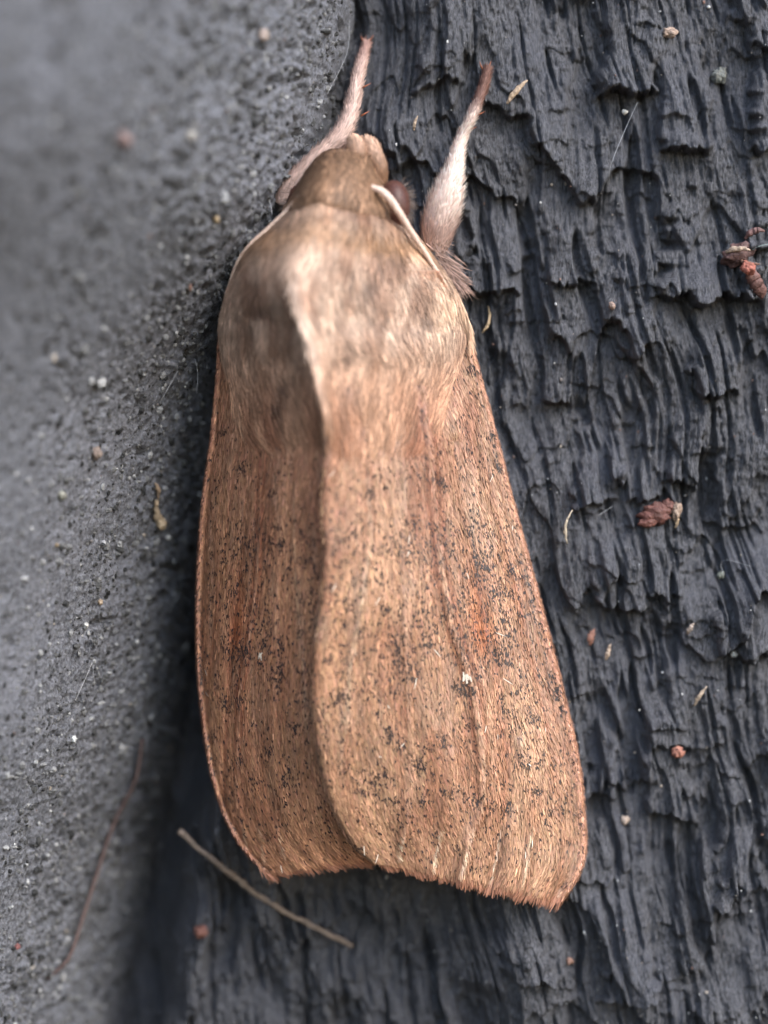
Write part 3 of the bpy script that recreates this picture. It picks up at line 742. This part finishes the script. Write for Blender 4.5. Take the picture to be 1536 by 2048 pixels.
o = crumb("frass_pellet", on_board(1312, 1028, .12), .34, drab(120, 58, 40), 3, "crumbly reddish brown pellet caught on the dark board", "debris", stretch=(1.25, .8, .75), rot=-.1)
crumb("crumb_lobe", on_board(1352, 1022, .14), .17, drab(165, 130, 100), 8, None, None, parent=o, stretch=(.8, .8, 1.2))
crumb("crumb_lobe", on_board(1296, 1046, .10), .18, drab(135, 66, 44), 12, None, None, parent=o, stretch=(1.2, .8, .7))
crumb("crumb_lobe", on_board(1335, 1012, .2), .18, drab(125, 62, 44), 15, None, None, parent=o)
splinter("crumb_shard", on_board(1352, 1030, .2), on_board(1350, 1056, .15), .05, drab(205, 165, 110), None, None, parent=o, seed=4)
o = crumb("bud_husk", on_board(1478, 508, .2), .36, drab(110, 66, 58), 21, "frayed reddish brown husk with an orange shiny end stuck on the board", "husk", stretch=(1.2, .6, .7), rot=.5)
crumb("husk_lobe", on_board(1496, 536, .25), .17, drab(190, 80, 30), 23, None, None, parent=o)
splinter("husk_stalk", on_board(1494, 545, .25), on_board(1526, 592, .2), .17, drab(130, 75, 62), None, None, .05, 25, o, (.8, 1, 1, .8))
splinter("husk_shard", on_board(1450, 505, .3), on_board(1500, 500, .35), .08, drab(200, 160, 120), None, None, .1, 27, o)
splinter("husk_shard", on_board(1490, 478, .3), on_board(1530, 462, .3), .09, drab(120, 72, 66), None, None, .2, 29, o)
splinter("husk_shard", on_board(1480, 520, .3), on_board(1520, 528, .3), .07, drab(150, 95, 60), None, None, -.1, 30, o)
splinter("wood_splinter", on_board(1014, 208, .1), on_board(1056, 160, .18), .085, drab(190, 152, 105), "straw-coloured splinter beside the dark foot of the pale foreleg", "splinter", .05, 31, taper=(.3, .9, 1, .7, .2))
splinter("wood_splinter", on_board(828, 262, .1), on_board(836, 232, .12), .045, drab(185, 150, 110), "tiny straw-coloured splinter between the two forelegs", "splinter", .1, 33)
splinter("wood_splinter", on_board(964, 666, .15), on_board(976, 612, .2), .05, drab(205, 165, 100), "thin yellow splinter beside the shoulder of the moth", "splinter", -.15, 35)
splinter("wood_splinter", on_board(1134, 1086, .15), on_board(1144, 1020, .2), .045, drab(215, 190, 150), "thin cream splinter standing beside the middle of the wing edge", "splinter", .12, 37)
splinter("wood_splinter", on_board(1388, 1412, .12), on_board(1414, 1372, .18), .06, drab(185, 155, 120), "pale tan splinter above the orange seed", "splinter", .05, 39)
splinter("wood_splinter", on_board(1212, 1320, .1), on_board(1222, 1288, .14), .07, drab(190, 155, 120), "short pale splinter below the orange bark scrap", "splinter", .05, 41)
splinter("bark_scrap", on_board(1180, 1290, .1), on_board(1188, 1258, .14), .10, drab(165, 95, 60), "orange bark scrap beside the edge of the wing", "bark", .08, 43)
splinter("wood_splinter", on_board(1374, 1268, .1), on_board(1388, 1246, .14), .07, drab(165, 140, 120), "dull beige splinter near the rim of a flake with a white grain", "splinter", .05, 45)
crumb("seed", on_board(1356, 1505, .08), .15, drab(185, 98, 55), 47, "small round orange seed on the board below a pale splinter", "seed", stretch=(1, .8, .9))
crumb("seed", on_board(1250, 1640, .08), .12, drab(190, 160, 135), 49, "small beige seed on the board beside the wing tip", "seed")
crumb("mineral_grain", on_board(1442, 1150, .08), .10, drab(135, 140, 120), 50, "greenish grey grain in a hollow of the board", "grain")
crumb("mineral_grain", on_board(1440, 150, .1), .20, drab(120, 122, 112), 51, "round grey-green grain high on the board", "grain", stretch=(1, .7, 1))
crumb("mineral_grain", on_board(1338, 66, .1), .16, drab(190, 150, 120), 53, "beige lumpy grain near the top of the board", "grain", stretch=(1.2, .7, .8))
crumb("mineral_grain", on_board(1468, 1308, .1), .09, drab(225, 225, 215), 55, "white glinting grain on the lip of a flake", "grain")
crumb("mineral_grain", on_board(1249, 224, .08), .07, drab(230, 225, 215), 57, "tiny white grain under the edge of a thick flake", "grain")
crumb("mineral_grain", on_board(1224, 612, .08), .09, drab(170, 130, 105), 59, "brownish grain between two broken flakes", "grain")
crumb("mineral_grain", on_board(400, 1862, .12), .17, drab(150, 80, 55), 61, "rust-brown grain in the hollow below the fallen needle", "grain")
crumb("mineral_grain", on_board(1140, 1922, .08), .10, drab(165, 110, 80), 63, "tan grain at the foot of the board under the wing tip", "grain")

# a dry grass needle below the wings, a reddish hair on the post
t = np.linspace(0, 1, 40); npx = 356+348*t; npy = 1668+226*t+26*np.sin(np.pi*t)
ny = np.array([board_pt(a_, b_, .1) for a_, b_ in zip(npx, npy)])
ny = np.minimum(np.interp(t, [0, 1], [ny[6:].min()-.1, ny[-1]]), ny.max()); ny = np.where(t > .3, np.minimum(ny, np.array([board_pt(a_, b_, .06) for a_, b_ in zip(npx, npy)])+.05), ny)
ny = np.convolve(np.pad(ny, 6, 'edge'), np.ones(13)/13, 'valid')-.08
path = unproj(npx, npy, ny)
path += np.stack([fbm(t*9, t*0, 3, 2), fbm(t*9, t*0+5, 4, 2), fbm(t*9, t*0+9, 5, 2)], -1)*.12
c_, f_ = tube(path, (.065+.05*fbm(t*14, t*0, 7, 2)+.04*np.exp(-((t-.36)/.012)**2)+.03*np.exp(-((t-.72)/.012)**2))*(1-.35*t), 9)
tag(make_obj("grass_needle", c_, f_, M_CRUMB, None, True, np.tile(drab(150, 122, 98), (len(c_), 1))*np.exp(rng.normal(0, .12, (len(c_), 1)))), "bent dry brown needle lying below the tips of the wings", "needle")
q = [(268, 1478), (250, 1560), (222, 1650), (190, 1740), (160, 1830), (130, 1915), (112, 1960)]
path = np.array([on_post(x_, y_, .26) for x_, y_ in q]); tt = np.linspace(0, 1, 40); path = np.stack([smooth_interp(tt, np.linspace(0, 1, len(q)), path[:, i]) for i in range(3)], -1)
c_, f_ = tube(path, .055, 7)
tag(make_obj("plant_fibre", c_, f_, M_CRUMB, None, True, np.tile(drab(110, 78, 70), (len(c_), 1))), "long reddish brown fibre running down the post", "fibre")
o = splinter("seed_husk", on_post(304, 1000, .08), on_post(312, 1050, .1), .12, drab(205, 168, 115), "bone-shaped straw-coloured husk stuck to the post beside the wing", "husk", -.05, 71, taper=(.5, .55, .6, 1.1, .9))
splinter("husk_tip", on_post(300, 966, .08), on_post(305, 998, .1), .07, drab(190, 150, 105), None, None, .1, 72, o)
crumb("husk_lobe", on_post(312, 1046, .1), .15, drab(210, 175, 120), 73, None, None, parent=o)
for i, (x_, y_, r, c, lab) in enumerate([
        (530, 70, .32, (205, 170, 150), "blurred beige pebble on the post level with the tip of the slim foreleg"), (255, 280, .42, (165, 120, 112), "blurred pinkish pebble high on the post"),
        (380, 272, .3, (190, 180, 165), "blurred cream pebble on the post beside a pinkish one"), (426, 440, .18, (205, 165, 90), "yellow grain on the post level with the antenna"),
        (185, 908, .34, (150, 120, 100), "blurred brown pebble halfway down the post"), (120, 990, .3, (160, 160, 140), "blurred greenish grey pebble on the post left of a straw-coloured husk".replace("left of", "beyond")),
        (196, 1204, .17, (205, 165, 110), "amber grain on the post beside a white one"), (168, 1250, .15, (220, 215, 205), "small white grain lower on the post"),
        (142, 1478, .2, (215, 220, 220), "white flat grain on the post above the reddish fibre"), (110, 1790, .22, (70, 70, 72), "charcoal lump on the lower post"),
        (70, 1935, .2, (170, 160, 150), "beige grain near the foot of the post"), (38, 1893, .18, (170, 70, 60), "red speck on the lower post"),
        (302, 1755, .2, (150, 130, 118), "pale grain deep in the corner beside the fallen needle"), (515, 262, .14, (215, 165, 140), "orange-pink grain on the post beside the slim foreleg"),
        (110, 1090, .12, (185, 150, 90), "ochre grain on the post below a greenish pebble"), (205, 1085, .16, (190, 190, 195), "pale grey grain on the post beneath the straw-coloured husk")]):
    crumb("mineral_grain", on_post(x_, y_, .04), r*.42, drab(*c, .5, .7), 80+i, lab, "grain")
# spider threads and lint
def thread(name, pts, r, col, label, sag=.0):
    pts = np.array(pts, float); t = np.linspace(0, 1, len(pts)); tt = np.linspace(0, 1, 30)
    p = np.stack([smooth_interp(tt, t, pts[:, i]) for i in range(3)], -1)
    c_, f_ = tube(p, r, 5); return tag(make_obj(name, c_, f_, M_CRUMB, None, True, np.tile(col, (len(c_), 1))), label, "thread")
W_ = drab(205, 208, 214)
thread("silk_thread", [on_board(1275, 205, .5), on_board(1250, 260, .6), on_board(1222, 330, .5), on_board(1218, 368, .3)], .004, W_, "fine pale silk thread below a thick flake high on the board")
thread("silk_thread", [on_board(1448, 1150, .3), on_board(1442, 1128, .45), on_board(1456, 1120, .5), on_board(1500, 1132, .3)], .004, W_, "curled pale silk thread beside a greenish grain")
thread("silk_thread", [on_board(1198, 1030, .3), on_board(1226, 1012, .35)], .004, W_, "short silk thread beside a reddish brown pellet")
thread("silk_thread", [on_board(1505, 500, .5), on_board(1520, 492, .5), on_board(1545, 486, .4)], .009, drab(150, 175, 170), "greenish thread hanging on the frayed husk")
thread("silk_thread", [on_post(688, 40, .1), on_post(668, 110, .3), on_post(640, 190, .15)], .004, W_, "faint silk thread in the top of the corner")
# lint and dust nobody could count
def dust(name, pts, rmin, rmax, cols, label, seed, cat="dust"):
    g = np.random.default_rng(seed); co = []; fa = []; cc = []; off = 0
    b, f = ball(np.zeros(3), (1, 1, 1), 6, 5); f = np.array(f)
    for p in pts:
        r = g.uniform(rmin, rmax)*g.choice([.6, 1, 1.5], p=[.55, .35, .1]); st = g.uniform(.6, 1.5, 3)
        v = b*st*r*(1+g.normal(0, .16, b.shape))+p; co.append(v); fa.append(f+off); off += len(b)
        cc.append(np.tile(np.array(cols[g.integers(len(cols))])*g.uniform(.7, 1.2), (len(b), 1)))
    o = make_obj(name, np.concatenate(co), np.concatenate(fa), M_CRUMB, None, False, np.concatenate(cc), origin=co[0].mean(0))
    return tag(o, label, cat, kind="stuff")
cols = [drab(205, 205, 205), drab(190, 170, 145), drab(150, 100, 75), drab(120, 110, 105), drab(235, 235, 230)]
pts = []
for _ in range(330):
    x_, y_ = rng.uniform(760, 1540), rng.uniform(0, 2048)
    pts.append(on_board(x_, y_, .01))
dust("dust", pts, .010, .030, cols, "pale dust specks scattered over the flaking board", 5)
pts = []
for _ in range(200):
    s_ = abs(rng.normal(2.2, 1.8)); z_ = rng.uniform(-14, 14)
    pts.append(post_point(np.array(s_), np.array(z_), .02))
dust("dust", pts, .012, .045, cols, "pale and brown dust specks scattered over the gritty post", 6)
ss = np.abs(rng.normal(1.7, 1.5, 7000)); zz = rng.uniform(-14.5, 14, 7000)
dust("grit", post_point(ss, zz, .005), .018, .07, [drab(*[v]*3, 0, 1) for v in (35, 45, 55, 70, 90, 105, 120, 150)], "dark and grey grit grains crusting the side of the post", 9, "grit")
m = 260
zz = rng.uniform(-12, 13, m); ss = np.abs(rng.normal(.8, .9, m)); P = post_point(ss, zz, .03)
T = norm(rng.normal(0, 1, (m, 3))*[.6, .4, 1.]); N = norm(np.cross(T, rng.normal(0, 1, (m, 3))))
c = np.tile(drab(150, 150, 155), (m, 1))*np.exp(rng.normal(0, .4, (m, 1)))
r_ = ribbons(P, T, N, rng.uniform(.2, 1.0, m), .009, .4, rng.normal(0, .6, m), (1, 1, 1, 1, .6), c)
tag(make_obj("lint", r_[0], r_[1], M_CRUMB, None, True, r_[2], origin=P[0]), "fine grey lint hairs caught along the corner", "lint", kind="stuff")
for ob in scene.objects:
    if "_org" in ob: del ob["_org"]
